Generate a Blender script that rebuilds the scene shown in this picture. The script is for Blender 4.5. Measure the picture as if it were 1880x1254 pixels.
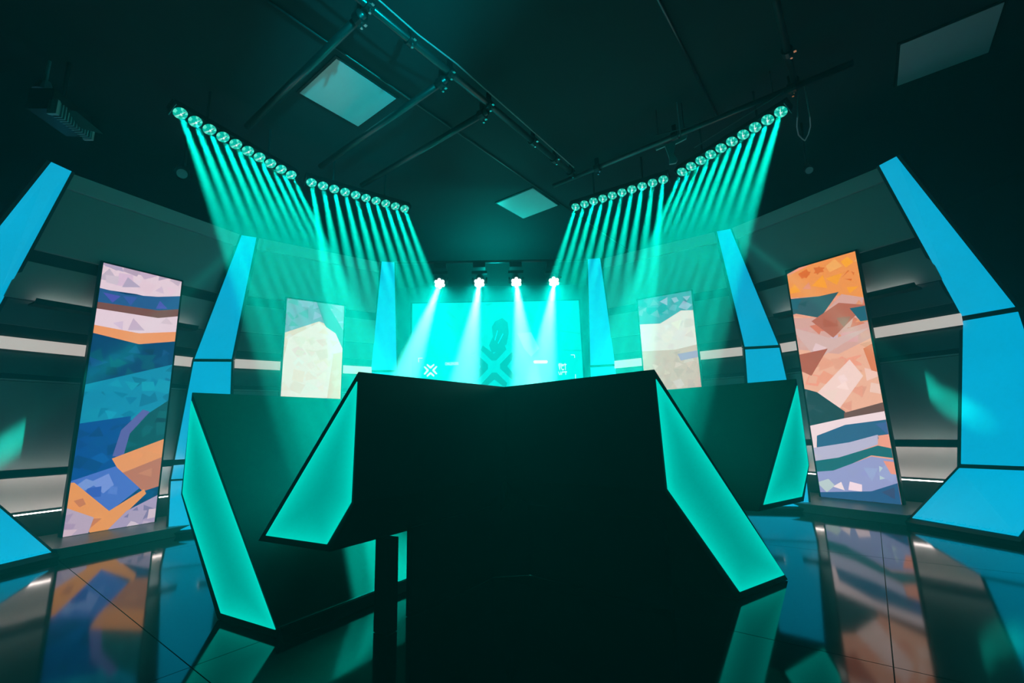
import bpy, bmesh, math, random
from mathutils import Vector, Matrix
random.seed(4)
S = bpy.context.scene
COL = S.collection
for o in list(bpy.data.objects):
    bpy.data.objects.remove(o)

# ------------------------------------------------------------------ camera
F_PX = 830.0
CAM = Vector((0, 0, 0.9))
_up = Vector((-131.0, 4287.0, -F_PX)).normalized()
_fw = Vector((0, 0, -1)); _fw = (_fw - _up * _fw.dot(_up)).normalized()
_rt = _fw.cross(_up)
_a = math.radians(2.35)
_X = _rt * math.cos(_a) + _fw * math.sin(_a)
_Y = _fw * math.cos(_a) - _rt * math.sin(_a)
R3 = Matrix((_X, _Y, _up))
cam_d = bpy.data.cameras.new('camera'); cam_d.sensor_width = 36.0; cam_d.lens = F_PX * 36 / 1880
cam_d.clip_start = 0.02
cam = bpy.data.objects.new('camera', cam_d); COL.objects.link(cam)
cam.matrix_world = Matrix.Translation(CAM) @ R3.to_4x4()
S.camera = cam

# ------------------------------------------------------------------ world, haze, exposure
HAZE_DENSITY = 0.048
W = bpy.data.worlds.new('world'); S.world = W; W.use_nodes = True
nt = W.node_tree; nt.nodes.clear()
wo = nt.nodes.new('ShaderNodeOutputWorld')
bg = nt.nodes.new('ShaderNodeBackground'); bg.inputs[0].default_value = (0, 0.02, 0.02, 1); bg.inputs[1].default_value = 0.02
vs = nt.nodes.new('ShaderNodeVolumeScatter')
vs.inputs['Color'].default_value = (0.12, 1, 0.96, 1); vs.inputs['Density'].default_value = HAZE_DENSITY; vs.inputs['Anisotropy'].default_value = 0.25  # teal light put into the haze colour, so white-lit haze turns teal too
W.cycles.volume_sampling = 'EQUIANGULAR'
nt.links.new(bg.outputs[0], wo.inputs['Surface']); nt.links.new(vs.outputs[0], wo.inputs['Volume'])
S.view_settings.view_transform = 'Standard'; S.view_settings.look = 'None'
S.view_settings.gamma = 1; S.view_settings.exposure = 0; S.view_settings.use_curve_mapping = False
S.cycles.max_bounces = 5; S.cycles.diffuse_bounces = 2; S.cycles.glossy_bounces = 3; S.cycles.volume_bounces = 0
S.cycles.sample_clamp_indirect = 3.0
S.cycles.caustics_reflective = False; S.cycles.caustics_refractive = False

BEAM_W = 17500.0        # watts of one lamp in the overhead LED bars
WASH_W = 44000.0       # watts of one wash light over the big screen
FILL_W = 400.0        # added wide fill at each wash light, brightens the haze
SIDE_W = 1500.0
BEAM_COL = (0.0, 1.0, 0.75)
FILL_COL = (0.0, 1.0, 0.86)
WASH_COL = (0.8, 1.0, 0.93)

# ------------------------------------------------------------------ helpers
def lin(h):
    h = h.lstrip('#'); v = [int(h[i:i + 2], 16) / 255 for i in (0, 2, 4)]
    return tuple(x / 12.92 if x <= 0.04045 else ((x + 0.055) / 1.055) ** 2.4 for x in v)

def ray(x, y):
    return R3 @ Vector((x - 940.0, 627.0 - y, -F_PX))
def at_z(x, y, z):
    d = ray(x, y); return CAM + d * ((z - CAM.z) / d.z)
def on_plane(x, y, p, n):
    d = ray(x, y); return CAM + d * ((Vector(p) - CAM).dot(n) / d.dot(n))

def mat(name, color, rough=0.5, metal=0.0, spec=0.5, noise=0.0, nscale=8.0, bump=0.0, coat=0.0):
    m = bpy.data.materials.new(name); m.use_nodes = True
    t = m.node_tree; b = t.nodes['Principled BSDF']
    b.inputs['Base Color'].default_value = (*color, 1); b.inputs['Roughness'].default_value = rough
    b.inputs['Metallic'].default_value = metal; b.inputs['Specular IOR Level'].default_value = spec
    b.inputs['Coat Weight'].default_value = coat
    tc = t.nodes.new('ShaderNodeTexCoord'); nz = t.nodes.new('ShaderNodeTexNoise'); nz.inputs['Scale'].default_value = nscale
    nz.inputs['Detail'].default_value = 4
    t.links.new(tc.outputs['Object'], nz.inputs['Vector'])
    if noise:
        mr = t.nodes.new('ShaderNodeMapRange'); mr.inputs['To Min'].default_value = rough * (1 - noise); mr.inputs['To Max'].default_value = rough * (1 + noise)
        t.links.new(nz.outputs['Fac'], mr.inputs['Value']); t.links.new(mr.outputs[0], b.inputs['Roughness'])
    if bump:
        bp = t.nodes.new('ShaderNodeBump'); bp.inputs['Strength'].default_value = bump; bp.inputs['Distance'].default_value = 0.002
        t.links.new(nz.outputs['Fac'], bp.inputs['Height']); t.links.new(bp.outputs[0], b.inputs['Normal'])
    return m

def emat(name, color, strength, base=(0.02, 0.02, 0.02), rough=0.3, attr=False, mottling=0.0):
    m = mat(name, base, rough); t = m.node_tree; b = t.nodes['Principled BSDF']
    b.inputs['Emission Color'].default_value = (*color, 1); b.inputs['Emission Strength'].default_value = strength
    if attr:
        a = t.nodes.new('ShaderNodeAttribute'); a.attribute_name = 'glow'; t.links.new(a.outputs['Color'], b.inputs['Emission Color'])
    if mottling:
        tc = t.nodes.new('ShaderNodeTexCoord'); nz = t.nodes.new('ShaderNodeTexNoise'); nz.inputs['Scale'].default_value = 2.2; nz.inputs['Detail'].default_value = 1
        mr = t.nodes.new('ShaderNodeMapRange'); mr.inputs['To Min'].default_value = strength * (1 - mottling); mr.inputs['To Max'].default_value = strength * (1 + mottling)
        t.links.new(tc.outputs['Object'], nz.inputs['Vector']); t.links.new(nz.outputs['Fac'], mr.inputs['Value']); t.links.new(mr.outputs[0], b.inputs['Emission Strength'])
    return m

M = dict(
    black=mat('black_paint', (0.006, 0.008, 0.008), 0.5, spec=0.25, noise=0.2),
    podium=mat('black_laminate', (0.045, 0.055, 0.053), 0.36, spec=0.4, noise=0.15),
    frame=mat('black_frame', (0.004, 0.006, 0.006), 0.45, spec=0.2),
    floor=mat('polished_black_floor', (0.004, 0.006, 0.007), 0.075, spec=0.75, noise=0.35, nscale=3.0),
    shell=mat('dark_wall', (0.007, 0.008, 0.009), 0.8, spec=0.1),
    ceil=mat('dark_ceiling', (0.02, 0.03, 0.032), 0.75, spec=0.2, bump=0.05),
    panel=mat('grey_wall_panel', (0.19, 0.25, 0.245), 0.42, spec=0.35, noise=0.1),
    panel_d=mat('dark_grey_panel', (0.07, 0.10, 0.10), 0.45, spec=0.3, noise=0.1),
    trim=mat('light_grey_trim', (0.28, 0.36, 0.36), 0.5),
    acrylic=mat('frosted_acrylic', (0.62, 0.62, 0.6), 0.35),
    steel=mat('dark_steel_pipe', (0.10, 0.12, 0.12), 0.32, metal=0.85, noise=0.2),
    bright=mat('bright_metal', (0.6, 0.65, 0.65), 0.25, metal=1.0),
    housing=mat('black_housing', (0.012, 0.014, 0.014), 0.4),
    diffuser=mat('white_diffuser', (0.58, 0.70, 0.70), 0.22, spec=0.6),
    cable=mat('pale_cable', (0.45, 0.5, 0.5), 0.4),
    plate=mat('teal_grey_plate', (0.25, 0.42, 0.45), 0.5),
    fin=emat('cyan_light_panel', (0.0, 0.46, 0.75), 1.0, base=(0.08, 0.10, 0.11), rough=0.5, mottling=0.10),
    glow=emat('teal_light_panel', (0, 1, 0.8), 1.0, base=(0.05, 0.06, 0.06), rough=0.45, attr=True),
    inner=emat('inner_light_panel', (0.0, 0.85, 0.68), 4.0, base=(0.05, 0.06, 0.06)),
    led=emat('white_led_strip', (0.90, 1.0, 0.93), 11.0),
    band=emat('white_light_band', (0.88, 1.0, 0.90), 0.52, base=(0.5, 0.5, 0.5)),
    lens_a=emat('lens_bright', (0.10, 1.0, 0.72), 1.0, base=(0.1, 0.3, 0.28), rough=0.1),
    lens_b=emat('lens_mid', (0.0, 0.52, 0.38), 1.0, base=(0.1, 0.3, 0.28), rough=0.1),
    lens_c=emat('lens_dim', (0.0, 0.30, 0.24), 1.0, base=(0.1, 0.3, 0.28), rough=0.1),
    wash=emat('wash_lens', (0.6, 1.0, 0.95), 3.0),
    screen=emat('screen_image', (1, 1, 1), 1.0, base=(0.01, 0.01, 0.01), rough=0.35, attr=True),
    glint=emat('painted_glint', (0.8, 1.0, 1.0), 1.3),
)

for k_ in ('glow', 'screen', 'lens_a', 'lens_b', 'lens_c', 'glint', 'wash', 'fin', 'band'): M[k_].cycles.emission_sampling = 'NONE'

class MB:
    """collects polygons (with a material slot and an optional colour) for one mesh"""
    def __init__(s): s.v = []; s.f = []; s.mi = []; s.c = []
    def poly(s, pts, mi=0, c=None):
        b = len(s.v); s.v += [Vector(p) for p in pts]; s.f.append(list(range(b, b + len(pts)))); s.mi.append(mi); s.c.append(c)
        return s
    def prism(s, pts, vec, mi=0):
        """closed prism: polygon pts (front) swept by vec (towards the back)"""
        pts = [Vector(p) for p in pts]; vec = Vector(vec); n = len(pts); b = len(s.v)
        nrm = Vector((0, 0, 0))
        for i in range(n): nrm += pts[i].cross(pts[(i + 1) % n])
        if nrm.dot(vec) > 0: pts = pts[::-1]
        s.v += pts + [p + vec for p in pts]
        fs = [list(range(b, b + n)), [b + n + i for i in range(n)][::-1]]
        for i in range(n):
            j = (i + 1) % n; fs.append([b + j, b + i, b + n + i, b + n + j])
        s.f += fs; s.mi += [mi] * len(fs); s.c += [None] * len(fs)
        return s
    def box(s, c, ax, ay, az, mi=0):
        c = Vector(c); ax, ay, az = Vector(ax), Vector(ay), Vector(az)
        return s.prism([c - ax - ay - az, c + ax - ay - az, c + ax + ay - az, c - ax + ay - az], az * 2, mi)
    def tube(s, a, b, r, n=12, mi=0, r2=None):
        a, b = Vector(a), Vector(b); d = (b - a).normalized(); u = d.orthogonal().normalized(); w = d.cross(u); r2 = r if r2 is None else r2
        k = len(s.v)
        for p, q in ((a, r), (b, r2)):
            for i in range(n):
                t = 2 * math.pi * i / n; s.v.append(p + (u * math.cos(t) + w * math.sin(t)) * q)
        fs = [[k + i, k + (i + 1) % n, k + n + (i + 1) % n, k + n + i] for i in range(n)]
        fs += [list(range(k, k + n))[::-1], list(range(k + n, k + 2 * n))]
        s.f += fs; s.mi += [mi] * len(fs); s.c += [None] * len(fs)
        return s
    def path(s, pts, r, n=8, mi=0):
        for a, b in zip(pts[:-1], pts[1:]): s.tube(a, b, r, n, mi)
        return s
    def mesh(s, name, mats, org=(0, 0, 0), smooth=False, bevel=0):
        me = bpy.data.meshes.new(name); o = Vector(org)
        me.from_pydata([tuple(v - o) for v in s.v], [], s.f)
        for m in mats: me.materials.append(m)
        for p, mi in zip(me.polygons, s.mi): p.material_index = mi; p.use_smooth = smooth
        if any(c is not None for c in s.c):
            at = me.color_attributes.new('glow', 'FLOAT_COLOR', 'CORNER')
            for p, c in zip(me.polygons, s.c):
                for k, li in enumerate(p.loop_indices):
                    col = c[k] if (c and isinstance(c[0], (tuple, list))) else (c or (0, 0, 0))
                    at.data[li].color = (*col, 1)
        me.update()
        return me

def thing(name, label, cat, loc=(0, 0, 0), group=None, kind=None):
    o = bpy.data.objects.new(name, None); COL.objects.link(o); o.location = loc; o.empty_display_size = 0.1
    if label: o['label'] = label
    if cat: o['category'] = cat
    if group: o['group'] = group
    if kind: o['kind'] = kind
    return o
def world_loc(o):
    l = Vector(o.location)
    while o.parent: o = o.parent; l += o.location
    return l
def part(name, mb, mats, parent=None, smooth=False, label=None, kind=None):
    if not isinstance(mats, (list, tuple)): mats = [mats]
    org = world_loc(parent) if parent else Vector((0, 0, 0))
    o = bpy.data.objects.new(name, mb.mesh(name, mats, org, smooth)); COL.objects.link(o)
    if parent: o.parent = parent
    if label: o['label'] = label
    if kind: o['kind'] = kind
    return o
def tag(o, label, cat, group=None):
    o['label'] = label; o['category'] = cat
    if group: o['group'] = group
    return o

def inset(pts, w, nrm):
    """move every edge of a convex polygon inwards by w"""
    n = len(pts); pts = [Vector(p) for p in pts]; out = []
    cen = sum(pts, Vector()) / n
    lines = []
    for i in range(n):
        a, b = pts[i], pts[(i + 1) % n]; d = (b - a).normalized(); q = d.cross(nrm).normalized()
        if q.dot(cen - a) < 0: q = -q
        lines.append((a + q * w, d))
    for i in range(n):
        (p, d), (p2, d2) = lines[i - 1], lines[i]
        q = d2.cross(nrm); t = (p2 - p).dot(q) / d.dot(q); out.append(p + d * t)
    return out
def normal(pts):
    n = Vector((0, 0, 0))
    for i in range(len(pts)): n += Vector(pts[i]).cross(Vector(pts[(i + 1) % len(pts)]))
    return n.normalized()
def toward_cam(n, p):
    return n if n.dot(CAM - Vector(p)) > 0 else -n

def glow_panel(pts, nrm, thick, lo, hi, fall=0.075, cuts=4):
    """light box face: rim LEDs make the edges brighter than the middle"""
    bm = bmesh.new(); vs_ = [bm.verts.new(p) for p in pts]; bm.faces.new(vs_)
    bmesh.ops.triangulate(bm, faces=bm.faces)
    for k in range(cuts):
        bmesh.ops.subdivide_edges(bm, edges=bm.edges[:], cuts=1, use_grid_fill=True)
        bmesh.ops.triangulate(bm, faces=bm.faces)
    mb = MB(); n = len(pts)
    def col(p):
        dm = 9
        for i in range(n):
            a, b = Vector(pts[i]), Vector(pts[(i + 1) % n]); e = b - a
            t = max(0, min(1, (p - a).dot(e) / e.dot(e))); dm = min(dm, (p - a - e * t).length)
        k = math.exp(-dm / fall)
        return tuple(l + (h - l) * k for l, h in zip(lo, hi))
    for f in bm.faces:
        q = [v.co.copy() for v in f.verts]
        if normal(q).dot(nrm) < 0: q.reverse()
        mb.poly([p + nrm * thick for p in q], 0, [col(p) for p in q])
    bm.free()
    for i in range(n):
        a, b = Vector(pts[i]), Vector(pts[(i + 1) % n]); mb.poly([a, b, b + nrm * thick, a + nrm * thick], 0, [hi] * 4)
    return mb

# ------------------------------------------------------------------ room shell
U = Vector((0.643, 0.766, 0)); V = Vector((0.766, -0.643, 0))     # axes of the building grid (ceiling pipes, floor sheets)
floor = part('floor', MB().box((0, 4, -0.06), (8, 0, 0), (0, 7, 0), (0, 0, 0.04)), M['black']); floor['kind'] = 'structure'
us = [-4.0, -2.35, -0.79, 0.79, 2.31, 3.98, 5.6, 7.2, 8.8]
vsn = [-9.45, -7.1, -4.75, -2.29, -0.06, 2.25, 4.6, 6.9]
g = 0.0022
for i in range(len(us) - 1):
    for j in range(len(vsn) - 1):
        u0, u1, v0, v1 = us[i] + g, us[i + 1] - g, vsn[j] + g, vsn[j + 1] - g
        c = U * (u0 + u1) / 2 + V * (v0 + v1) / 2
        if c.y < -1.5 or c.y > 9.5 or abs(c.x) > 6.8: continue
        pts = [U * u0 + V * v0, U * u1 + V * v0, U * u1 + V * v1, U * u0 + V * v1]
        part('floor_panel', MB().prism(pts, (0, 0, -0.02)), M['floor'], floor)
H_C = 4.0
ceiling = part('ceiling', MB().box((0, 4, H_C + 0.06), (8, 0, 0), (0, 7, 0), (0, 0, 0.06)), M['ceil']); ceiling['kind'] = 'structure'
for nm, c, ax, ay in (('wall_back', (0, 9.6, 2), (8, 0, 0), (0, .05, 0)), ('wall_left', (-7, 4, 2), (.05, 0, 0), (0, 7, 0)), ('wall_right', (7, 4, 2), (.05, 0, 0), (0, 7, 0))):
    w = part(nm, MB().box(c, ax, ay, (0, 0, 2)), M['shell']); w['kind'] = 'structure'

# ------------------------------------------------------------------ stage set: light fins and wall bays
Z_TOP, Z_MID, Z_LOW = 3.3, 1.8, 0.45
FINS = {  # (inner, outer) plan corners of the right-hand fins, top / upper bend / lower bend / foot
    1: [((3.77, 3.845), (3.81, 3.70)), ((4.45, 4.01), (4.60, 3.685)), ((4.12, 4.01), (4.42, 3.46)), ((3.43, 3.88), (3.57, 3.21))],
    2: [((2.88, 5.31), (3.02, 5.24)), ((3.12, 5.43), (3.50, 5.35)), ((3.10, 5.53), (3.60, 5.33)), ((2.55, 4.80), (3.08, 4.60))],
    3: [((1.40, 6.21), (1.57, 6.17)), ((1.46, 6.78), (1.82, 6.70)), ((1.42, 6.75), (1.95, 6.60)), ((1.15, 6.00), (1.75, 5.85))]}
ZS = [Z_TOP, Z_MID, Z_LOW, 0.035]
SIDE = {-1: 'left', 1: 'right'}
FLAB = {1: 'nearest the camera, cut by the {s} picture edge', 2: 'between the two poster displays on the {s}', 3: 'beside the {s} edge of the big screen'}
def fin(m, k):
    rows = FINS[k]
    t = thing('light_fin', 'segmented cyan glowing fin with black frame, ' + FLAB[k].format(s=SIDE[m]), 'light panel', (m * rows[3][0][0], rows[3][0][1], 0), 'cyan light fins of the stage set')
    for i, nm in enumerate(('upper', 'middle', 'lower')):
        (a, b), (c, d) = rows[i], rows[i + 1]
        q = [Vector((m * a[0], a[1], ZS[i])), Vector((m * b[0], b[1], ZS[i])), Vector((m * d[0], d[1], ZS[i + 1])), Vector((m * c[0], c[1], ZS[i + 1]))]
        n = toward_cam(normal(q), q[0])
        e = (q[1] - q[0] + q[2] - q[3]).normalized(); w = 0.028 if k == 1 else 0.02
        big = [q[0] - e * w, q[1] + e * w, q[2] + e * w, q[3] - e * w]
        part('frame', MB().prism(big, -n * 0.07), M['frame'], t)
        ww = 0.026 if k == 1 else 0.018
        up = (q[0] - q[3]).normalized(); up2 = (q[1] - q[2]).normalized()
        top = 0.0 if i == 0 else ww; bot = ww if i < 2 else ww * 2.2
        pin = [q[0] - up * top, q[1] - up2 * top, q[2] + up2 * bot, q[3] + up * bot]
        gp = part('light_panel', MB().prism([p + n * 0.006 for p in pin], -n * 0.006), M['fin'], t)
        if i == 2 and k == 1:
            for s in range(9):
                f = (s + 0.5) / 9; p = pin[3].lerp(pin[2], f) + up * 0.02 + n * 0.009
                part('led', MB().box(p, e * 0.022, up * 0.007, n * 0.003), M['fin'], t)
    return t
for m in (-1, 1):
    for k in (1, 2, 3): fin(m, k)

# wall bays: n points from the room centre to the wall, t runs from rear to front
BAYS = {1: dict(n=(0.866, 0.5), t=(0.5, -0.866), d=(5.25, 5.84, 5.80, 4.94), tr=[(-3.0, -1.43), (-2.98, -1.245), (-2.98, -1.36), (-2.90, -1.66)], post=5.48, pt=(-2.557, -1.862)),
        2: dict(n=(0.574, 0.819), t=(0.819, -0.574), d=(6.02, 6.44, 6.42, 5.62), tr=[(-2.25, -0.72), (-2.33, -0.42), (-2.20, -0.45), (-2.20, -0.55)], post=6.14, pt=(-1.815, -1.10))}
ZL = [3.3, 1.8, 0.45, 0.0]
def interp(z, vals):
    for i in range(3):
        if z >= ZL[i + 1] - 1e-6:
            f = (z - ZL[i + 1]) / (ZL[i] - ZL[i + 1]); return vals[i + 1] + (vals[i] - vals[i + 1]) * f
    return vals[3]
class Bay:
    def __init__(s, m, k):
        b = BAYS[k]; s.m = m; s.k = k
        s.n = Vector((m * b['n'][0], b['n'][1], 0)); s.t = Vector((m * b['t'][0], b['t'][1], 0)); s.b = b
    def d(s, z):
        if z < 0.45: return s.b['d'][2]
        return interp(z, s.b['d'])
    def tr(s, z):
        if z < 0.45: return s.b['tr'][2]
        return interp(z, [x[0] for x in s.b['tr']]), interp(z, [x[1] for x in s.b['tr']])
    def P(s, t, z, off=0.0): return s.n * (s.d(z) - off) + s.t * t + Vector((0, 0, z))
    def quad(s, z0, z1, o0=0.0, o1=0.0, trim=0.0):
        a0, a1 = s.tr(z0); b0, b1 = s.tr(z1)
        return [s.P(a0 + trim, z0, o0), s.P(a1 - trim, z0, o0), s.P(b1 - trim, z1, o1), s.P(b0 + trim, z1, o1)]
    def slab(s, z0, z1, o0, o1, th, mb=None, trim=0.0):
        mb = mb or MB(); q = s.quad(z0, z1, o0, o1, trim); return mb.prism(q, s.n * th)
BLAB = {1: 'outer {s} backdrop section of dark stacked panels behind the {s} near poster display', 2: 'inner {s} backdrop section of teal lit panels behind the {s} far poster display'}
def bay(m, k):
    b = Bay(m, k); c = b.P(sum(b.tr(0.5)) / 2, 0.5); c.z = 0
    t = thing('stage_wall', BLAB[k].format(s=SIDE[m]), 'backdrop', c, 'backdrop sections of the stage set')
    for z0, z1 in ((0.0, 0.45), (0.45, 1.8), (1.8, 3.3)):
        part('backing_board', b.slab(z0, z1, -0.05, -0.05, 0.03), M['black'], t)
    part('top_trim', b.slab(3.17, 3.3, 0.02, 0.02, 0.06), M['trim'], t)
    part('wall_panel', b.slab(2.61, 3.165, 0.0, 0.0, 0.03), M['panel'], t)
    part('wall_panel', b.slab(2.175, 2.50, 0.03, 0.0, 0.02), M['panel'], t)
    part('wall_panel', b.slab(1.955, 2.17, -0.01, -0.01, 0.02), M['panel_d'], t)
    part('light_band', b.slab(1.735, 1.85, 0.03, -0.01, 0.015), M['band'], t, label='white lit strip running across the wall')
    part('wall_panel', b.slab(1.525, 1.715, 0.0, 0.0, 0.03), M['panel_d'], t)
    part('edge_lip', b.slab(1.462, 1.475, 0.012, 0.012, 0.05), M['trim'], t)
    part('wall_panel', b.slab(0.68, 1.455, 0.0, 0.0, 0.03), M['panel'], t)
    part('hidden_strip', b.slab(0.650, 0.660, 0.115, 0.115, 0.012), M['led'], t)
    part('valance', b.slab(0.622, 0.680, 0.135, 0.135, 0.012), M['frame'], t)
    if k == 1:
        part('hidden_strip', b.slab(2.152, 2.160, 0.11, 0.11, 0.008, trim=0.2), M['led'], t)
        part('shelf', b.slab(2.128, 2.146, 0.14, 0.14, 0.14, trim=0.17), M['frame'], t)
        part('valance', b.slab(2.128, 2.176, 0.15, 0.15, 0.01, trim=0.17), M['frame'], t)
    part('light_panel', b.slab(0.315, 0.605, 0.0, 0.0, 0.03), M['acrylic'], t, label='pale frosted panel lit from below')
    part('led_strip', b.slab(0.294, 0.302, 0.10, 0.10, 0.012), M['led'], t, label='thin bright white line')
    part('skirting', b.slab(0.09, 0.285, -0.02, -0.02, 0.02), M['black'], t)
    # low platform in front of the bay
    bb = b.b; dF = bb['d'][3]; dB = bb['d'][2] - 0.03; t0, t1 = bb['tr'][3]
    q = [b.n * dF + b.t * t0, b.n * dF + b.t * t1, b.n * dB + b.t * (t1 + 0.3), b.n * dB + b.t * (t0 - 0.05)]
    part('platform', MB().prism([p + Vector((0, 0, 0.085)) for p in q], (0, 0, -0.083)), M['podium'], t)
    return b
bays = {(m, k): bay(m, k) for m in (-1, 1) for k in (1, 2)}

# ------------------------------------------------------------------ poster displays with plain faceted colour fields
def clip(poly, box):
    x0, y0, x1, y1 = box
    def cut(ps, ax, v, keep):
        out = []
        for i in range(len(ps)):
            a, b = ps[i - 1], ps[i]; ia, ib = keep(a[ax]), keep(b[ax])
            if ia != ib:
                f = (v - a[ax]) / (b[ax] - a[ax]); out.append((a[0] + (b[0] - a[0]) * f, a[1] + (b[1] - a[1]) * f))
            if ib: out.append(b)
        return out
    for ax, v, kp in ((0, x0, lambda q: q >= x0), (0, x1, lambda q: q <= x1), (1, y0, lambda q: q >= y0), (1, y1, lambda q: q <= y1)):
        poly = cut(poly, ax, v, kp)
        if len(poly) < 3: return []
    return poly
P_Z0, P_Z1 = 0.088, 2.625
def poster(m, k, label, art, gain=1.0):
    b = bays[(m, k)]; t0, t1 = b.b['pt']; d = b.b['post']
    c = b.n * (d + 0.03) + b.t * (t0 + t1) / 2 + Vector((0, 0, P_Z0))
    th = thing('poster_display', label, 'screen', c, 'tall poster displays along the stage wall')
    def W3(t, z, off=0.0): return b.n * (d - off) + b.t * t + Vector((0, 0, z))
    fr = 0.018
    body = MB().prism([W3(t0 - fr, P_Z0), W3(t1 + fr, P_Z0), W3(t1 + fr, P_Z1 + fr), W3(t0 - fr, P_Z1 + fr)], b.n * 0.05)
    part('casing', body, M['frame'], th)
    mb = MB(); rnd = random.Random(k * 7 + m)
    fields = []
    for pal, pts in art:
        q = [on_plane(x, y, b.n * d, b.n) for x, y in pts]
        fields.append(([lin(c_) for c_ in pal.split()], [(p.dot(b.t), p.z) for p in q]))
    def inside(x, y, q):
        r = False
        for i in range(len(q)):
            (x1, y1), (x2, y2) = q[i - 1], q[i]
            if (y1 > y) != (y2 > y) and x < (x2 - x1) * (y - y1) / (y2 - y1) + x1: r = not r
        return r
    nx, nz = 5, 17; lay = 0.0
    def put(q, col):
        q = clip(q, (t0, P_Z0, t1, P_Z1))
        if not q: return
        pts3 = [W3(x, z, .002 + lay) for x, z in q]
        if normal(pts3).dot(b.n) > 0: pts3.reverse()
        mb.poly(pts3, 0, tuple(x * gain for x in col))
    for fi, (pal, outline) in enumerate(fields):
        put(outline, pal[0]); lay += 0.00006
        for rep in range(2):          # two loose layers of facets that stay inside the colour field
            ox, oz = rnd.random(), rnd.random()
            for i in range(-1, nx + 1):
                for j in range(-1, nz + 1):
                    cx = t0 + (t1 - t0) * (i + ox) / nx; cz = P_Z0 + (P_Z1 - P_Z0) * (j + oz) / nz
                    a0 = rnd.uniform(0, 6.28); r_ = rnd.uniform(.05, .10)
                    q = [(cx + r_ * math.cos(a0 + k2) * rnd.uniform(.8, 1.3), cz + r_ * math.sin(a0 + k2) * rnd.uniform(.7, 1.1)) for k2 in ((0, 2.0, 4.1) if rnd.random() < .6 else (0, 1.3, 3.0, 4.6))]
                    if all(inside(x, z, outline) for x, z in q): put(q, [v * rnd.uniform(.95, 1.05) for v in rnd.choice(pal)]); lay += 0.0000004
        lay += 0.00006
    part('screen_image', mb, M['screen'], th)
    return th
FULL = lambda x0, y0, x1, y1: [(x0, y0), (x1, y0), (x1, y1), (x0, y1)]
# each display shows a plain mosaic of triangles: (palette, outline of the colour field)
ART1 = [('#0c3a72 #0b4a86 #123f7c', FULL(60, 380, 420, 1060)),
 ('#e9e6f2 #d9d6e8 #c9c5de #b9b6d2', [(150, 440), (420, 440), (420, 560), (335, 548), (290, 550), (250, 540), (180, 530)]),
 ('#2a5f9c #3a5fb4 #4f57c4 #2f6a9c', [(150, 520), (232, 541), (290, 545), (360, 543), (360, 570), (290, 570), (150, 552)]),
 ('#7a4e48 #8a5a50 #d5a181', [(150, 550), (290, 570), (360, 566), (360, 578), (290, 584), (150, 566)]),
 ('#e9e6f2 #d9d6e8 #c9c3dc', [(150, 562), (290, 584), (360, 578), (360, 610), (255, 614), (150, 592)]),
 ('#f0a869 #f7be86 #e59a5c', [(150, 592), (255, 612), (360, 608), (360, 624), (255, 632), (150, 606)]),
 ('#0b3f74 #0a5a78 #0c4a80 #14508c #0a3560', [(140, 610), (255, 634), (360, 624), (340, 670), (130, 712)]),
 ('#1397bc #0e7ea6 #15a9c8 #0b86b0', [(130, 712), (340, 664), (340, 730), (240, 772), (130, 790)]),
 ('#0b4c9e #0a3f86 #0d5cae #0b4490', [(130, 780), (240, 764), (232, 850), (120, 890)]),
 ('#0a5560 #083f52 #0d6670 #0a4a5a', [(222, 836), (240, 780), (340, 715), (340, 800), (224, 838)]),
 ('#5a63b2 #6a74c4', [(206, 838), (222, 790), (262, 752), (275, 756), (238, 796), (226, 838)]),
 ('#e8a463 #f3b87c #d8935a', [(205, 842), (330, 795), (330, 838), (225, 876)]),
 ('#bb7d62 #a06a58 #c98a6a', [(225, 868), (330, 826), (330, 880), (262, 902)]),
 ('#4b78d6 #7a9eec #3a62c8 #5a86e2', [(110, 890), (212, 856), (256, 896), (200, 940), (110, 900)]),
 ('#e9a45a #c98458 #b5724e', [(110, 888), (136, 886), (200, 938), (264, 898), (268, 906), (180, 990), (110, 935)]),
 ('#b9b3cc #cfc8da #a9a4c0', [(90, 922), (172, 950), (150, 1010), (90, 1010)]),
 ('#a9a7cc #8184b4 #c2c0dc #d4d0e2', [(180, 990), (232, 938), (330, 888), (330, 990)])]
ART2 = [('#f3d6c2 #f6e6da #f1cdb6', FULL(440, 500, 740, 1000)),
 ('#7d92b6 #8fa4c8 #9d9fd4 #5f93a4', [(500, 500), (700, 500), (700, 660), (634, 646), (600, 596), (586, 590), (500, 618)]),
 ('#4a8c96 #3f8c92 #5a9aa2', [(576, 540), (590, 540), (650, 640), (634, 652), (596, 596)]),
 ('#fbf3ea #fdf6ee #f6e6da #f9ece0', [(530, 620), (586, 592), (616, 612), (634, 652), (600, 740), (500, 740)]),
 ('#f1cdb6 #e8bf9e #f3d6c2', [(612, 650), (660, 640), (660, 760), (596, 760)]),
 ('#d8b59a #e5c8b0', [(440, 740), (740, 740), (740, 840), (440, 840)]), ('#86a0bc #9db4cc #e5e2ea', [(440, 830), (740, 800), (740, 1000), (440, 1000)])]
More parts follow.
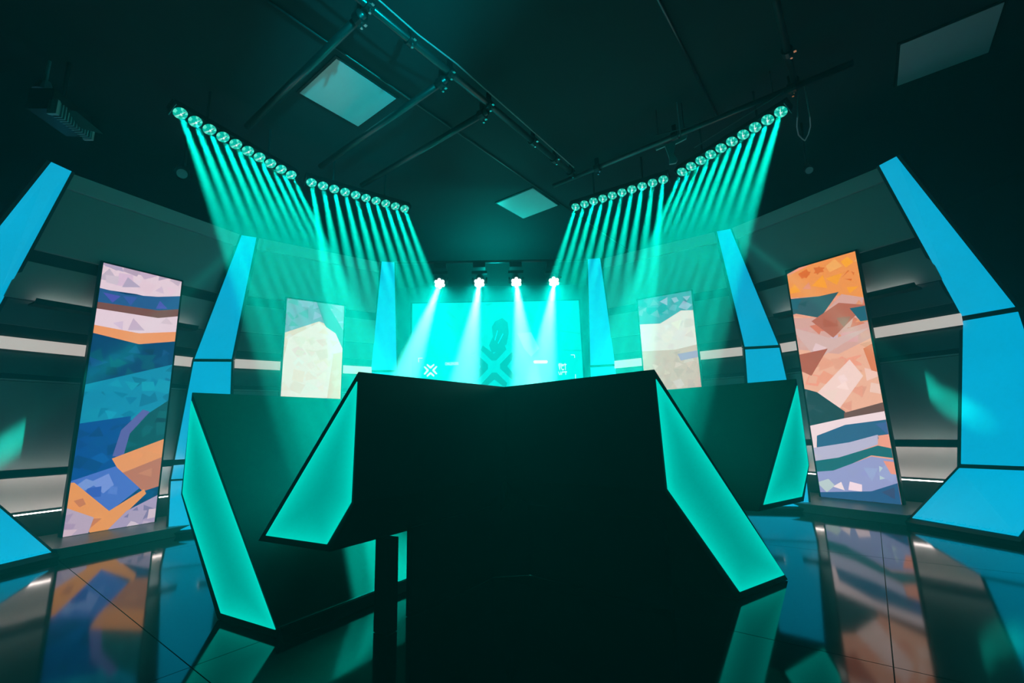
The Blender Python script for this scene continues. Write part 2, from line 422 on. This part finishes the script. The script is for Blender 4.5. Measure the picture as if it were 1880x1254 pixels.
ART3 = [('#ecd2d4 #f3dede #e7c4c6', FULL(1080, 500, 1380, 1000)),
 ('#4c6f98 #6b7fa8 #2c6a8a #9c9cc8 #7a84ac', [(1100, 500), (1340, 500), (1320, 568), (1250, 570), (1210, 596), (1130, 600)]),
 ('#f3dede #f8e8e6 #ecd2d4', [(1130, 598), (1212, 594), (1252, 570), (1320, 568), (1320, 622), (1240, 642), (1130, 648)]),
 ('#dca6a0 #e2b0a6 #d39a98 #e7bcb8', [(1130, 648), (1240, 642), (1330, 620), (1340, 730), (1130, 730)]),
 ('#b07ac0 #c48ce6 #9a6ab0', [(1244, 650), (1330, 634), (1330, 646), (1250, 662)]),
 ('#7c6a8c #8c7a9c', [(1080, 740), (1380, 730), (1380, 1000), (1080, 1000)]), ('#c9a2b0 #b890a4', [(1180, 770), (1310, 750), (1320, 860), (1190, 880)])]
ART4 = [('#eab193 #efab8c #f0c2a2 #e2a488', FULL(1380, 400, 1740, 1000)),
 ('#08242c #0a2c34', [(1400, 380), (1640, 380), (1590, 452), (1553, 462), (1496, 476), (1430, 512)]),
 ('#f2a552 #e9a37c #e07a2c #fdb62e #f8c068 #84d8c0', [(1420, 520), (1500, 480), (1553, 464), (1620, 455), (1620, 552), (1560, 542), (1504, 544), (1430, 548)]),
 ('#36616c #2a5a64 #8fa6be #27697c', [(1420, 552), (1504, 544), (1540, 536), (1506, 584), (1462, 576), (1430, 586)]),
 ('#d9b5a8 #cfc2cc #d9876a #e6a87a #dcb9b0', [(1430, 584), (1506, 584), (1545, 540), (1620, 552), (1620, 612), (1540, 650), (1450, 640)]),
 ('#b97058 #a57a66 #b3644c', [(1490, 590), (1540, 556), (1590, 560), (1530, 620)]),
 ('#f0c2a2 #f7dcc8 #e8b090 #efab8c', [(1450, 640), (1540, 650), (1620, 610), (1660, 728), (1560, 757), (1500, 722), (1450, 706)]),
 ('#d9c4bc #e8dcd8', [(1450, 600), (1530, 622), (1600, 600), (1500, 660)]), ('#b3644c #c47a60', [(1450, 655), (1520, 640), (1490, 690), (1450, 672)]), ('#f7e6da #fbeee4', [(1500, 722), (1560, 660), (1585, 690), (1540, 752)]),
 ('#e08a5a #d8784e', [(1585, 640), (1620, 620), (1640, 690), (1600, 680)]), ('#27697c #1f6d72', [(1560, 566), (1620, 556), (1620, 584), (1580, 590)]),
 ('#1e4048 #35545e #2a4a52', [(1440, 704), (1500, 720), (1552, 756), (1550, 772), (1450, 792)]),
 ('#6f4c44 #8a6050', [(1550, 758), (1660, 728), (1660, 764), (1550, 772)]),
 ('#f4f0f2 #dfe2ea', [(1450, 790), (1550, 768), (1640, 752), (1640, 768), (1550, 782), (1500, 806), (1498, 850), (1450, 850)]),
 ('#2f6690 #3f68a4 #2a8096 #1c5a88', [(1500, 800), (1552, 780), (1660, 766), (1660, 800), (1560, 812), (1500, 826)]),
 ('#b9c6e2 #8ea8d8 #c9ccd8 #9db4e0', [(1470, 826), (1560, 812), (1612, 798), (1612, 816), (1540, 842), (1480, 852)]),
 ('#f0ac90 #f4d06a', [(1612, 800), (1680, 790), (1680, 830), (1620, 826)]),
 ('#1f6f78 #1c6a78 #2a5f90', [(1470, 850), (1540, 840), (1612, 818), (1680, 832), (1680, 846), (1600, 836), (1530, 866), (1470, 870)]),
 ('#96a9dc #b8e0e4 #c5b074 #f6f6f6 #9db4e0', [(1470, 868), (1530, 864), (1600, 838), (1680, 850), (1680, 880), (1600, 904), (1470, 905)]),
 ('#f0a48a #c9b478', [(1622, 846), (1680, 852), (1680, 876), (1636, 870)]),
 ('#2d5c90 #3a4a78 #1c3f68 #285080', [(1470, 904), (1600, 902), (1690, 874), (1690, 950), (1470, 950)])]
poster(-1, 1, 'left near poster display with white, orange, navy and blue facets', ART1, 0.95)
poster(-1, 2, 'left far poster display with slate blue top and cream facets', ART2, 0.82)
poster(1, 2, 'right far poster display with slate top and pink facets', ART3, 0.85)
poster(1, 1, 'right near poster display with orange top, peach middle and blue lower facets', ART4, 0.98)

# ------------------------------------------------------------------ big screen at the back
SY = 6.95
scr = thing('main_screen', 'large cyan screen with white emblem and lettering at the back of the stage', 'screen', (0.05, SY, 0.3))
sx0, sx1, sz0, sz1 = -1.272, 1.374, 0.40, 2.892
part('casing', MB().prism([(sx0 - .03, SY + .004, sz0 - .03), (sx1 + .03, SY + .004, sz0 - .03), (sx1 + .03, SY + .004, sz1 + .02), (sx0 - .03, SY + .004, sz1 + .02)], (0, 0.1, 0)), M['frame'], scr)
part('stand', MB().box((0.05, SY + 0.06, 0.2), (1.1, 0, 0), (0, 0.05, 0), (0, 0, 0.2)), M['black'], scr)
def spoly(mb, pts, col, lay):
    q = []
    for x, y in pts:
        p = on_plane(x, y, (0, SY, 0), Vector((0, 1, 0))); q.append((p.x, p.z))
    q = clip(q, (sx0, sz0, sx1, sz1))
    if q:
        p3 = [(x, SY - lay, z) for x, z in q]
        if normal(p3).y > 0: p3.reverse()
        mb.poly(p3, 0, col)
mb = MB()
cA, cB = (0.0, 0.80, 0.72), (0.0, 0.88, 0.80)
mb.poly([(sx0, SY, sz0), (sx1, SY, sz0), (sx1, SY, sz1), (sx0, SY, sz1)], 0, [(0, .72, .66), (0, .72, .66), (0, .60, .55), (0, .60, .55)])
for i, (pts, col) in enumerate((
    ([(812, 567), (826, 572), (838, 586), (828, 582)], (0, .55, .50)), ([(813, 585), (822, 592), (833, 603), (824, 600)], (0, .52, .47)), ([(890, 558), (905, 556), (900, 560), (894, 562)], (0, .45, .42)),
    ([(903, 600), (909, 590), (922, 584), (932, 592), (934, 612), (930, 632), (914, 645), (903, 648), (898, 634), (905, 618)], (0, .28, .26)),
    ([(908, 624), (913, 606), (914, 608), (909, 626)], (0, .9, .85)), ([(914, 630), (923, 612), (924, 614), (915, 631)], (0, .9, .85)),
    ([(1025, 606), (1068, 612), (1068, 614), (1025, 608)], (0, .5, .46)), ([(1030, 642), (1068, 642), (1068, 645), (1045, 645)], (0, .5, .46)), ([(952, 628), (972, 627), (990, 632), (972, 629)], (0, .5, .48)),
    ([(950, 612), (975, 610), (990, 640), (975, 655), (962, 640)], (.12, .95, .9)))):
    spoly(mb, pts, col, 0.001 + 0.0002 * i)
part('screen_image', mb, M['screen'], scr)
# emblem: four chevrons pointing at the middle
def chevron(mb, c, s, ang, lay, col, arm=1.0, th=0.42):
    ca, sa = math.cos(ang), math.sin(ang)
    def R(x, z): return (c[0] + s * (x * ca - z * sa), SY - lay, c[1] + s * (x * sa + z * ca))
    for sg in (-1, 1):   # tip at x=0.42, arms open outwards along +x
        q = [(0.42, 0), (0.42 + th * 1.15, 0), (0.42 + th * 1.15 + 0.62 * arm, sg * 0.80 * arm), (0.42 + 0.70 * arm + 0.08, sg * (0.80 * arm + .12)), (0.42, sg * 0.16)]
        p3 = [R(x, z) for x, z in q]
        if normal(p3).y > 0: p3.reverse()
        mb.poly(p3, 0, col)
def emblem(c, s, col, lay, name, label):
    mb = MB()
    for k, a in enumerate((0, 90, 180, 270)): chevron(mb, c, s, math.radians(a), lay + 0.0001 * k, col, 0.95 if k % 2 else 1.05)
    part(name, mb, M['screen'], scr, label=label)
pw = on_plane(790.5, 680, (0, SY, 0), Vector((0, 1, 0))); emblem((pw.x, pw.z), 0.068, (.75, 1.6, 1.6), 0.004, 'emblem', 'small white four chevron emblem')
pw = on_plane(907, 673, (0, SY, 0), Vector((0, 1, 0))); emblem((pw.x, pw.z), 0.225, (0, .28, .26), 0.0035, 'emblem', 'large dark teal four chevron emblem')
wcol = (.75, 1.6, 1.6)
for nm, lb, pts in (('corner_mark', 'white corner mark above the emblem', [(768, 657), (776, 657), (776, 658), (769, 658), (769, 665), (768, 665)]), ('corner_mark', 'white corner mark above the lettering', [(1048, 651), (1055, 651), (1055.6, 657), (1054.6, 657), (1054, 652), (1048, 652)]),
            ('edge_mark', 'short upright white line', [(1056, 687), (1057, 687), (1057.4, 698), (1056.4, 698)]), ('text_bar', 'white bar with rounded ends', [(979, 664), (981, 661.6), (1004, 661.4), (1006, 664), (1004, 667.2), (981, 667.4)])):
    q = [on_plane(x, y, (0, SY - 0.005, 0), Vector((0, 1, 0))) for x, y in pts]
    if normal(q).y > 0: q.reverse()
    part(nm, MB().poly(q, 0, wcol), M['screen'], scr, label=lb)
def lettering(txt, px, size, sx=1.0, clipz=None):
    cu = bpy.data.curves.new('text', 'FONT'); cu.body = txt; cu.size = 1; cu.align_x = 'CENTER'; cu.offset = 0.012
    tmp = bpy.data.objects.new('tmp', cu); COL.objects.link(tmp)
    dg = bpy.context.evaluated_depsgraph_get(); me = bpy.data.meshes.new_from_object(tmp.evaluated_get(dg))
    bpy.data.objects.remove(tmp)
    bm = bmesh.new(); bm.from_mesh(me)
    if clipz:
        for co, no in (((0, clipz[0], 0), (0, -1, 0)), ((0, clipz[1], 0), (0, 1, 0))):
            bmesh.ops.bisect_plane(bm, geom=bm.verts[:] + bm.edges[:] + bm.faces[:], plane_co=co, plane_no=no, clear_outer=True)
    p = on_plane(px[0], px[1], (0, SY - 0.006, 0), Vector((0, 1, 0)))
    mb = MB()
    for f in bm.faces:
        q = [Vector((p.x + v.co.x * size * sx, SY - 0.006, p.z + v.co.y * size)) for v in f.verts]
        if normal(q).y > 0: q.reverse()
        mb.poly(q, 0, wcol)
    bm.free()
    return part('lettering', mb, M['screen'], scr)
lettering('CHALLENGERS', (829.5, 670.2), 0.062, 0.50)
lettering('VCT', (1033, 679.5), 0.135, 0.50)
lettering('VCT', (1032.5, 672.5), 0.135, 0.48, (0.0, 0.36))
lettering('VCT', (1033.6, 693.0), 0.135, 0.52, (0.30, 0.75))

# ------------------------------------------------------------------ presenter podiums (two joined V-shaped desks)
A_L, B_L, C_P = Vector((-1.83, 2.81, 0)), Vector((-.62, 2.06, 0)), Vector((.06, 3.0, 0))
B_R, A_R = Vector((.81, 2.25, 0)), Vector((2.02, 2.97, 0))
T_LO, T_HI = (0.0, 0.32, 0.265), (0.0, 0.74, 0.58)
V_LONG = [(0.0, 1.175), (-0.005, 0.585), (0.475, 0.004), (0.985, 0.004)]
V_SHORT = [(1.43, 1.175), (1.43, 0.605), (1.292, 0.400), (0.770, 0.400)]
G_LONG = [(0.004, 1.125), (0.016, 0.592), (0.506, 0.036), (0.950, 0.036)]
G_SHORT = [(1.425, 1.130), (1.415, 0.612), (1.272, 0.430), (0.832, 0.430)]
def podium(org, sd, ex, ln_long, ln_short, label, extra):
    t = thing('presenter_podium', label, 'podium', org, 'podiums in the middle of the stage')
    def Wp(s, z, off=0.0): return org + sd * s + Vector((0, 0, z)) - ex.normalized() * off
    n = -ex.normalized(); nf = Vector((sd.y, -sd.x, 0)); nf = toward_cam(nf.normalized(), org)
    for nm, pts, gl, ln in (('long_stroke', V_LONG, G_LONG, ln_long), ('short_stroke', V_SHORT, G_SHORT, ln_short)):
        part('side_pylon', MB().prism([Wp(*p) for p in pts], ex.normalized() * ln), M['podium'], t)
        gp = [Wp(*p) for p in gl]
        part('light_panel', glow_panel(gp, nf, 0.004, T_LO, T_HI), M['glow'], t, label='glowing teal panel')
    extra(t, Wp)
    return t
sdL = (B_L - A_L).normalized(); exL = C_P - B_L
sdR = (A_R - B_R).normalized(); exR = C_P - B_R
def extraL(t, Wp):
    e = exL.normalized()
    part('shade_panel', MB().prism([Wp(1.30, .42) + e * .44, Wp(1.30, .42) + e * 1.13, Wp(1.30, .003) + e * 1.13, Wp(1.30, .003) + e * .44], sdL * .03), M['frame'], t)  # black sheet added where the open space below is only in shade
    # rear panel tying both strokes, base plinth and the post that carries the floating side
    part('back_panel', MB().prism([Wp(0.02, 1.16) + e * 1.32, Wp(1.41, 1.16) + e * 1.16, Wp(1.41, .42) + e * 1.16, Wp(0.95, 0.02) + e * 1.32], e * 0.03), M['podium'], t)
    q0, q1 = Wp(1.30, 0) + e * 1.12, B_R + sdR * .13 + exR.normalized() * 1.03
    part('shade_panel', MB().prism([q0 + Vector((0, 0, .6)), q1 + Vector((0, 0, .6)), q1 + Vector((0, 0, .003)), q0 + Vector((0, 0, .003))], (0, .03, 0)), M['frame'], t)  # added black sheet closing the rest of the shaded opening
    # light panel on the inner side of the short pylon: it lights the facing slope and the floor
    inn = [Wp(.815, .455) + e * .2, Wp(1.36, 1.09) + e * .2, Wp(1.36, 1.09) + e * 1.0, Wp(.815, .455) + e * 1.0]
    ni = (-sdL * .78 - Vector((0, 0, .65))).normalized()
    part('light_panel', MB().prism([p + ni * .008 for p in inn], -ni * .006), M['inner'], t, label='glowing teal panel on the inner slope')
    part('support_post', MB().prism([Wp(1.30, .41) + e * .24, Wp(1.385, .41) + e * .24, Wp(1.385, .003) + e * .24, Wp(1.30, .003) + e * .24], e * .06), M['frame'], t)
    part('base_rail', MB().prism([Wp(.975, .05, .01), Wp(1.0, .05, .01), Wp(1.03, .003, .01), Wp(.975, .003, .01)], e * 1.33), M['frame'], t)
    part('edge_trim', MB().prism([Wp(.978, .054, .012), Wp(.990, .054, .012), Wp(.990, .050, .012), Wp(.978, .050, .012)], e * 1.3), M['bright'], t)
def extraR(t, Wp):
    e = exR.normalized()
    part('shade_panel', MB().prism([Wp(.13, .42) + e * .12, Wp(.13, .42) + e * 1.04, Wp(.13, .003) + e * 1.04, Wp(.13, .003) + e * .12], sdR * .03), M['frame'], t)  # added black sheet for the dark space under this side
    part('back_panel', MB().prism([Wp(0.02, 1.16) + e * 1.1, Wp(1.41, 1.16) + e * 1.1, Wp(1.41, .42) + e * 1.1, Wp(0.9, 0.02) + e * 1.1], e * 0.03), M['podium'], t)
    part('support_post', MB().prism([Wp(1.10, .41) + e * .9, Wp(1.2, .41) + e * .9, Wp(1.2, .003) + e * .9, Wp(1.10, .003) + e * .9], e * .06), M['frame'], t)
podium(A_L, sdL, exL, 1.32, exL.length, 'left black podium whose open V front glows teal on both slanted sides', extraL)
podium(B_R, sdR, exR, exR.length, 1.1, 'right black podium with long teal slanted panel facing right', extraR)

# ------------------------------------------------------------------ overhead rig
def grid_pt(u, v, z): return U * u + V * v + Vector((0, 0, z))
def pipe(label, a, b, r=0.026, clamps=()):
    t = thing('lighting_pipe', label, 'pipe', (Vector(a) + Vector(b)) / 2, 'black rigging pipes under the ceiling')
    part('pipe', MB().tube(a, b, r, 16), M['steel'], t, smooth=True)
    a, b = Vector(a), Vector(b); d = (b - a).normalized(); w = d.cross(Vector((0, 0, 1))).normalized()
    for f in clamps:
        p = a.lerp(b, f)
        mb = MB().tube(p - d * .03, p + d * .03, r + .016, 12).box(p + Vector((0, 0, .06)), d * .02, w * .012, Vector((0, 0, .06)))
        c = part('clamp', mb, M['housing'], t)
        part('bolt', MB().tube(p - Vector((0, 0, r + .012)) + w * .02, p - Vector((0, 0, r + .045)) + w * .02, .010, 8).box(p - Vector((0, 0, .02)) + w * .05, d * .012, w * .010, Vector((0, 0, .006))), M['bright'], c)
    return t
ZP = 3.80
pipe('long black pipe running diagonally across the middle of the ceiling', grid_pt(0.2, -2.33, ZP), grid_pt(4.3, -2.33, ZP), 0.03, (.32, .41, .51, .63, .80, .90, .985))
pipe('cross pipe left of the square ceiling light nearest the camera', grid_pt(1.50, -2.36, ZP - .05), grid_pt(1.50, -4.2, ZP - .05), 0.03, (.03,))
pipe('cross pipe right of the square ceiling light nearest the camera', grid_pt(2.28, -2.36, ZP - .05), grid_pt(2.28, -4.3, ZP - .05), 0.03, (.03,))
pipe('cross pipe farthest from the camera on the diagonal ceiling pipe', grid_pt(2.79, -2.36, ZP - .05), grid_pt(2.79, -4.3, ZP - .05), 0.03, (.03,))
pipe('black pipe at the upper right running towards the right LED bars', grid_pt(0.6, -.11, ZP), grid_pt(4.4, -.11, ZP), 0.026, (.60, .86, .97))
pipe('black pipe above the right LED bars joining the two long pipes', grid_pt(4.28, .3, ZP - .05), grid_pt(4.28, -2.6, ZP - .05), 0.026, (.15, .5, .8))
tag(part('ceiling_conduit', MB().tube(grid_pt(-0.5, -3.0, 3.985), grid_pt(8.0, -3.0, 3.985), .009, 8), M['steel'], smooth=True), 'thin conduit fixed to the ceiling along the square light', 'conduit')
tag(part('ceiling_conduit', MB().tube(grid_pt(1.4, -.8, 3.985), grid_pt(4.6, -.8, 3.985), .012, 8), M['steel'], smooth=True), 'short dark conduit on the ceiling between the two long pipes', 'conduit')
tag(part('rig_cable', MB().path([grid_pt(.2, -2.25, ZP + .05), grid_pt(1.9, -2.27, ZP + .03), grid_pt(2.3, -2.26, ZP + .05), grid_pt(4.2, -2.27, ZP + .02)], .006), M['cable']), 'thin cable tied along the long diagonal pipe', 'cable')

CL = {(2.03, -3.40): 'square ceiling light nearest the camera, brightest of the three', (4.81, -3.36): 'small square ceiling light above the big screen', (4.96, .95): 'dim square ceiling light at the upper right corner'}
for (u, v), lb in CL.items():
    t = thing('ceiling_light', lb, 'light', grid_pt(u, v, H_C), 'square ceiling lights')
    h = .305
    part('frame', MB().prism([grid_pt(u - h - .02, v - h - .02, H_C - .012), grid_pt(u + h + .02, v - h - .02, H_C - .012), grid_pt(u + h + .02, v + h + .02, H_C - .012), grid_pt(u - h - .02, v + h + .02, H_C - .012)], (0, 0, .012)), M['black'], t)
    part('diffuser', MB().prism([grid_pt(u - h, v - h, H_C - .016), grid_pt(u + h, v - h, H_C - .016), grid_pt(u + h, v + h, H_C - .016), grid_pt(u - h, v + h, H_C - .016)], (0, 0, .004)), M['diffuser'], t)

# ------------------------------------------------------------------ LED bars with ten lamps each, real beams in the haze
def spot(name, loc, direction, watts, color, angle, blend, radius, parent=None):
    l = bpy.data.lights.new(name, 'SPOT'); l.energy = watts; l.color = color; l.spot_size = math.radians(angle); l.spot_blend = blend; l.shadow_soft_size = radius
    o = bpy.data.objects.new(name, l); COL.objects.link(o)
    o.rotation_euler = Vector(direction).to_track_quat('-Z', 'Y').to_euler(); o.location = Vector(loc) - (world_loc(parent) if parent else Vector())
    if parent: o.parent = parent
    return o
ZB = 3.6
BAR = {1: ((2.60, 3.475), (2.095, 4.425), (-.88, -.47)), 2: ((1.945, 4.58), (1.06, 5.195), (-.57, -.82))}
BARLAB = {1: 'LED bar of ten teal lamps, outer one on the {s}', 2: 'LED bar of ten teal lamps, inner one on the {s}'}
LENS_R = 0.053
lens_cache = {}
def lens_mesh(d, side, k):
    mb = MB(); n = 16; u = d.cross(Vector((0, 0, 1))).normalized(); w = d.cross(u)
    rim = [(u * math.cos(2 * math.pi * i / n) + w * math.sin(2 * math.pi * i / n)) * LENS_R for i in range(n)]
    mid = [p * .62 + d * .010 for p in rim]
    rnd = random.Random(7)
    for i in range(n):
        j = (i + 1) % n
        mb.poly([rim[i], rim[j], mid[j], mid[i]], 1 if (i % 3) else 0)
        mb.poly([mid[i], mid[j], d * .018], 0 if i in (3, 11) else rnd.choice((1, 1, 2)))
    # glints painted as bright star streaks across the facets
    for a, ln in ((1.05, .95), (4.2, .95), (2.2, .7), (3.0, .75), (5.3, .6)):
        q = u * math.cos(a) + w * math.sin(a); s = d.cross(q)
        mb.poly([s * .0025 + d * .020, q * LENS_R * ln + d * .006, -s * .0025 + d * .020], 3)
    return mb
for m in (-1, 1):
    for k in (1, 2):
        a, b, nn = BAR[k]; a = Vector((m * a[0], a[1], ZB)); b = Vector((m * b[0], b[1], ZB)); nn = Vector((m * nn[0], nn[1], 0))
        t = thing('led_bar', BARLAB[k].format(s=SIDE[m]), 'stage light', (a + b) / 2, 'overhead LED bars')
        d = (nn * .62 - Vector((0, 0, 1.0))).normalized()
        ax = (b - a).normalized(); wv = d.cross(ax).normalized()
        c = (a + b) / 2
        part('housing', MB().box(c - d * .055, ax * ((b - a).length / 2 + .065), wv * .05, d * .04), M['housing'], t)
        for e, sg in ((a, -1), (b, 1)):
            part('end_plate', MB().box(e + ax * sg * .062 - d * .02, ax * .003, wv * .058, d * .03), M['bright'] if (sg < 0) else M['housing'], t)
        for f in (.22, .78):
            p = a.lerp(b, f) - d * .09
            part('hanger', MB().tube(p, Vector((p.x, p.y, H_C - .005)), .011, 8), M['steel'], t)
        me = None
        for i in range(10):
            p = a.lerp(b, i / 9.0)
            part('lamp_cup', MB().tube(p - d * .03, p - d * .001, LENS_R * .9, 16, r2=LENS_R + .003), M['housing'], t)
            if me is None:
                o = part('lens', MB(), M['lens_a'], t); bpy.data.objects.remove(o)
                me = lens_mesh(d, m, k).mesh('lens', [M['lens_a'], M['lens_b'], M['lens_c'], M['glint']])
            o = bpy.data.objects.new('lens', me); COL.objects.link(o); o.parent = t; o.location = p - t.location
            spot('beam_light', p + d * .03, d, BEAM_W, BEAM_COL, 4.6, .5, .02, t)

# ------------------------------------------------------------------ wash lights over the big screen
WY = 6.30
wash_px = [((807, 521), (774, 612)), ((880, 520), (867, 608)), ((948, 519), (957, 604)), ((1017, 518), (1006, 604))]
WL = ['first wash light from the left over the big screen', 'second wash light from the left over the big screen', 'third wash light from the left over the big screen', 'rightmost wash light over the big screen']
pb = thing('lighting_pipe', 'thin horizontal pipe carrying the four bright wash lights', 'pipe', (0.06, WY + .1, 3.36), 'black rigging pipes under the ceiling')
part('pipe', MB().tube((-1.5, WY + .1, 3.36), (1.6, WY + .1, 3.36), .022, 12), M['steel'], pb, smooth=True)
for x in (-1.3, 1.4): part('drop_rod', MB().tube((x, WY + .1, 3.36), (x, WY + .1, 3.995), .01, 8), M['steel'], pb)
for ((x, y), (x2, y2)), lb in zip(wash_px, WL):
    p = on_plane(x, y, (0, WY, 0), Vector((0, 1, 0))); q = on_plane(x2, y2, (0, WY - 1.15, 0), Vector((0, 1, 0)))
    d = (q - p).normalized(); u = d.cross(Vector((0, 0, 1))).normalized(); w = d.cross(u)
    t = thing('wash_light', lb, 'stage light', p, 'wash lights over the big screen')
    part('head', MB().tube(p - d * .20, p - d * .02, .06, 20, r2=.085), M['housing'], t, smooth=False)
    part('yoke', MB().box(p - d * .1 + u * .10, u * .012, w * .03, d * .05).box(p - d * .1 - u * .10, u * .012, w * .03, d * .05).box(Vector((p.x, p.y + .1, p.z + .19)), u * .112, (0, .04, 0), (0, 0, .02)), M['housing'], t)
    part('base', MB().box(Vector((p.x, p.y + .1, 3.29)), (.09, 0, 0), (0, .07, 0), (0, 0, .04)), M['housing'], t)
    for i in range(7):
        off = Vector() if i == 6 else (u * math.cos(math.pi * i / 3 + math.pi / 6) + w * math.sin(math.pi * i / 3 + math.pi / 6)) * .054
        part('lens', MB().tube(p + off - d * .02, p + off, .025, 14), M['wash'], t)
    spot('wash_beam', p + d * .006, d, WASH_W, WASH_COL, 7.0, .4, .03, t)
    spot('haze_fill', p + d * .025, Vector((d.x * .3, -.43, -.90)).normalized(), FILL_W, FILL_COL, 104, .9, .05, t)

# unseen lamp added behind the big screen to brighten the haze above
spot('haze_uplight', (0.05, 7.25, 2.9), (0, -.2, 1), 150.0, FILL_COL, 150, 1.0, .1)

# key light standing behind the camera on the right: it grazes the ceiling around the nearest ceiling light
spot('key_light', (1.6, -1.0, 2.4), Vector((-1.3, 3.75, 4.0)) - Vector((1.6, -1.0, 2.4)), 1900.0, (0.0, 0.9, 1.0), 19, .9, .05)

# added spots beside the inner bars, overlapped into a light streak on each side wall
for m, pts_ in ((-1, ((165, 722), (122, 748), (80, 776), (38, 803), (-5, 831))), (1, ((1632, 664), (1686, 700), (1740, 738), (1795, 775), (1850, 812)))):
    p = Vector((m * 1.99, 4.52, 3.54)); bb_ = bays[(m, 1)]
    for px_ in pts_:
        q = on_plane(*px_, bb_.n * 5.8, bb_.n)
        spot('streak_spot', p, q - p, SIDE_W, BEAM_COL, 4.5, 1.0, .03)

# ------------------------------------------------------------------ small things hanging around the rig
def unlit_spot(label, x, y, z, s=1.0, to=(0, 0, -1)):
    p = at_z(x, y, z); d = Vector(to).normalized(); u = d.orthogonal().normalized(); w = d.cross(u)
    t = thing('spotlight', label, 'stage light', p, 'unlit spotlights under the ceiling')
    part('body', MB().tube(p - d * .13 * s, p + d * .02 * s, .05 * s, 16, r2=.065 * s), M['housing'], t)
    part('lens', MB().tube(p + d * .02 * s, p + d * .028 * s, .05 * s, 16), M['plate'], t)
    part('yoke', MB().box(p + u * .08 * s - d * .04 * s, u * .006, w * .02 * s, d * .06 * s).box(p - u * .08 * s - d * .04 * s, u * .006, w * .02 * s, d * .06 * s), M['housing'], t)
    part('stem', MB().tube(p - d * .12 * s, Vector((p.x, p.y, H_C - .002)), .012, 8), M['steel'], t)
    return t
unlit_spot('small unlit spotlight below the outer left LED bar', 335, 318, 3.45, .9, (.3, -.6, -.6))
unlit_spot('small unlit spotlight right of the outer right LED bar', 1485, 312, 3.45, .7, (-.3, -.6, -.6))
# big lantern with cooling ribs at the far left
p = at_z(110, 214, 3.5); a3 = at_z(90, 206, 3.5); b3 = at_z(126, 232, 3.5); ax = (b3 - a3).normalized(); dn = Vector((0, 0, -1)); sd = ax.cross(dn).normalized()
t = thing('theatre_spotlight', 'large black lantern with ribbed housing and open barn door at far upper left', 'stage light', p)
part('body', MB().box(p + dn * -.03, ax * .17, sd * .09, dn * .09), M['housing'], t)
for i in range(12):
    part('rib', MB().box(p + ax * (-.14 + i * .0255) + sd * -.10 + dn * .04, ax * .0045, sd * .03, dn * .055), M['plate'], t)
for s in (-1, 1): part('end_cap', MB().box(p + ax * s * .16 + sd * -.10 + dn * .04, ax * .010, sd * .035, dn * .06), M['cable'], t)
part('barn_door', MB().prism([at_z(118, 200, 3.5), at_z(140, 205, 3.5), at_z(188, 246, 3.42), at_z(150, 236, 3.42), at_z(128, 218, 3.5)], (0, 0, .006)), M['panel_d'], t)
part('stem', MB().tube(p - dn * .1, Vector((p.x, p.y, H_C - .002)), .016, 10), M['steel'], t)
c = at_z(80, 170, 3.7)
tag(part('ceiling_dome', MB().tube(c, c + Vector((0, 0, .10)), .07, 16, r2=.035).tube(c + Vector((0, 0, .1)), Vector((c.x, c.y, H_C - .002)), .012, 8), M['plate'], smooth=False), 'small pale dome hanging above the ribbed lantern at far left', 'dome')
# T shaped bracket under the right pipes, in place of a lit ceiling gap
q = [(1204, 272), (1232, 262), (1262, 247), (1260, 254), (1240, 264), (1237, 282), (1244, 293), (1241, 299), (1229, 301), (1229, 290), (1221, 268), (1205, 275)]
nB = Vector((-.3, -.95, 0)).normalized(); P0 = at_z(1232, 275, 3.5)
mbk = MB().prism([on_plane(x, y, P0, nB) for x, y in q], -nB * .02)
top = on_plane(1250, 254, P0, nB)
mbk.tube(top, Vector((top.x, top.y, H_C - .002)), .006, 8)
tag(part('lit_gap_plate', mbk, M['plate']), 'stand-in for a gap showing lit ceiling, teal grey T-shaped bracket above the right LED bars', 'plate')
for (x0, y0, x1, y1), lb in {(1203, 249, 1262, 234): 'thin pale rod above the T-shaped bracket', (1275, 271, 1440, 168): 'long thin rod directly above the outer right LED bar'}.items():
    a3 = at_z(x0, y0, 3.72); b3 = at_z(x1, y1, 3.72)
    mbk = MB().tube(a3, b3, .005, 8)
    for e in (a3.lerp(b3, .1), a3.lerp(b3, .9)): mbk.tube(e, Vector((e.x, e.y, H_C - .002)), .004, 6)
    tag(part('rig_rod', mbk, M['steel']), lb, 'rod')
# hanging loop of cable
mbk = MB(); lo = []
for i, (x, y) in enumerate([(1466, 150), (1464, 215), (1463, 232), (1466, 248), (1473, 255), (1478, 258), (1484, 247), (1488, 232), (1487, 214), (1476, 150)]): lo.append(at_z(x, y, 3.62 if 0 < i < 9 else 3.99))
tag(part('cable_loop', MB().path(lo, .006), M['cable']), 'pale cable hanging in a loop right of the outer right LED bar', 'cable')
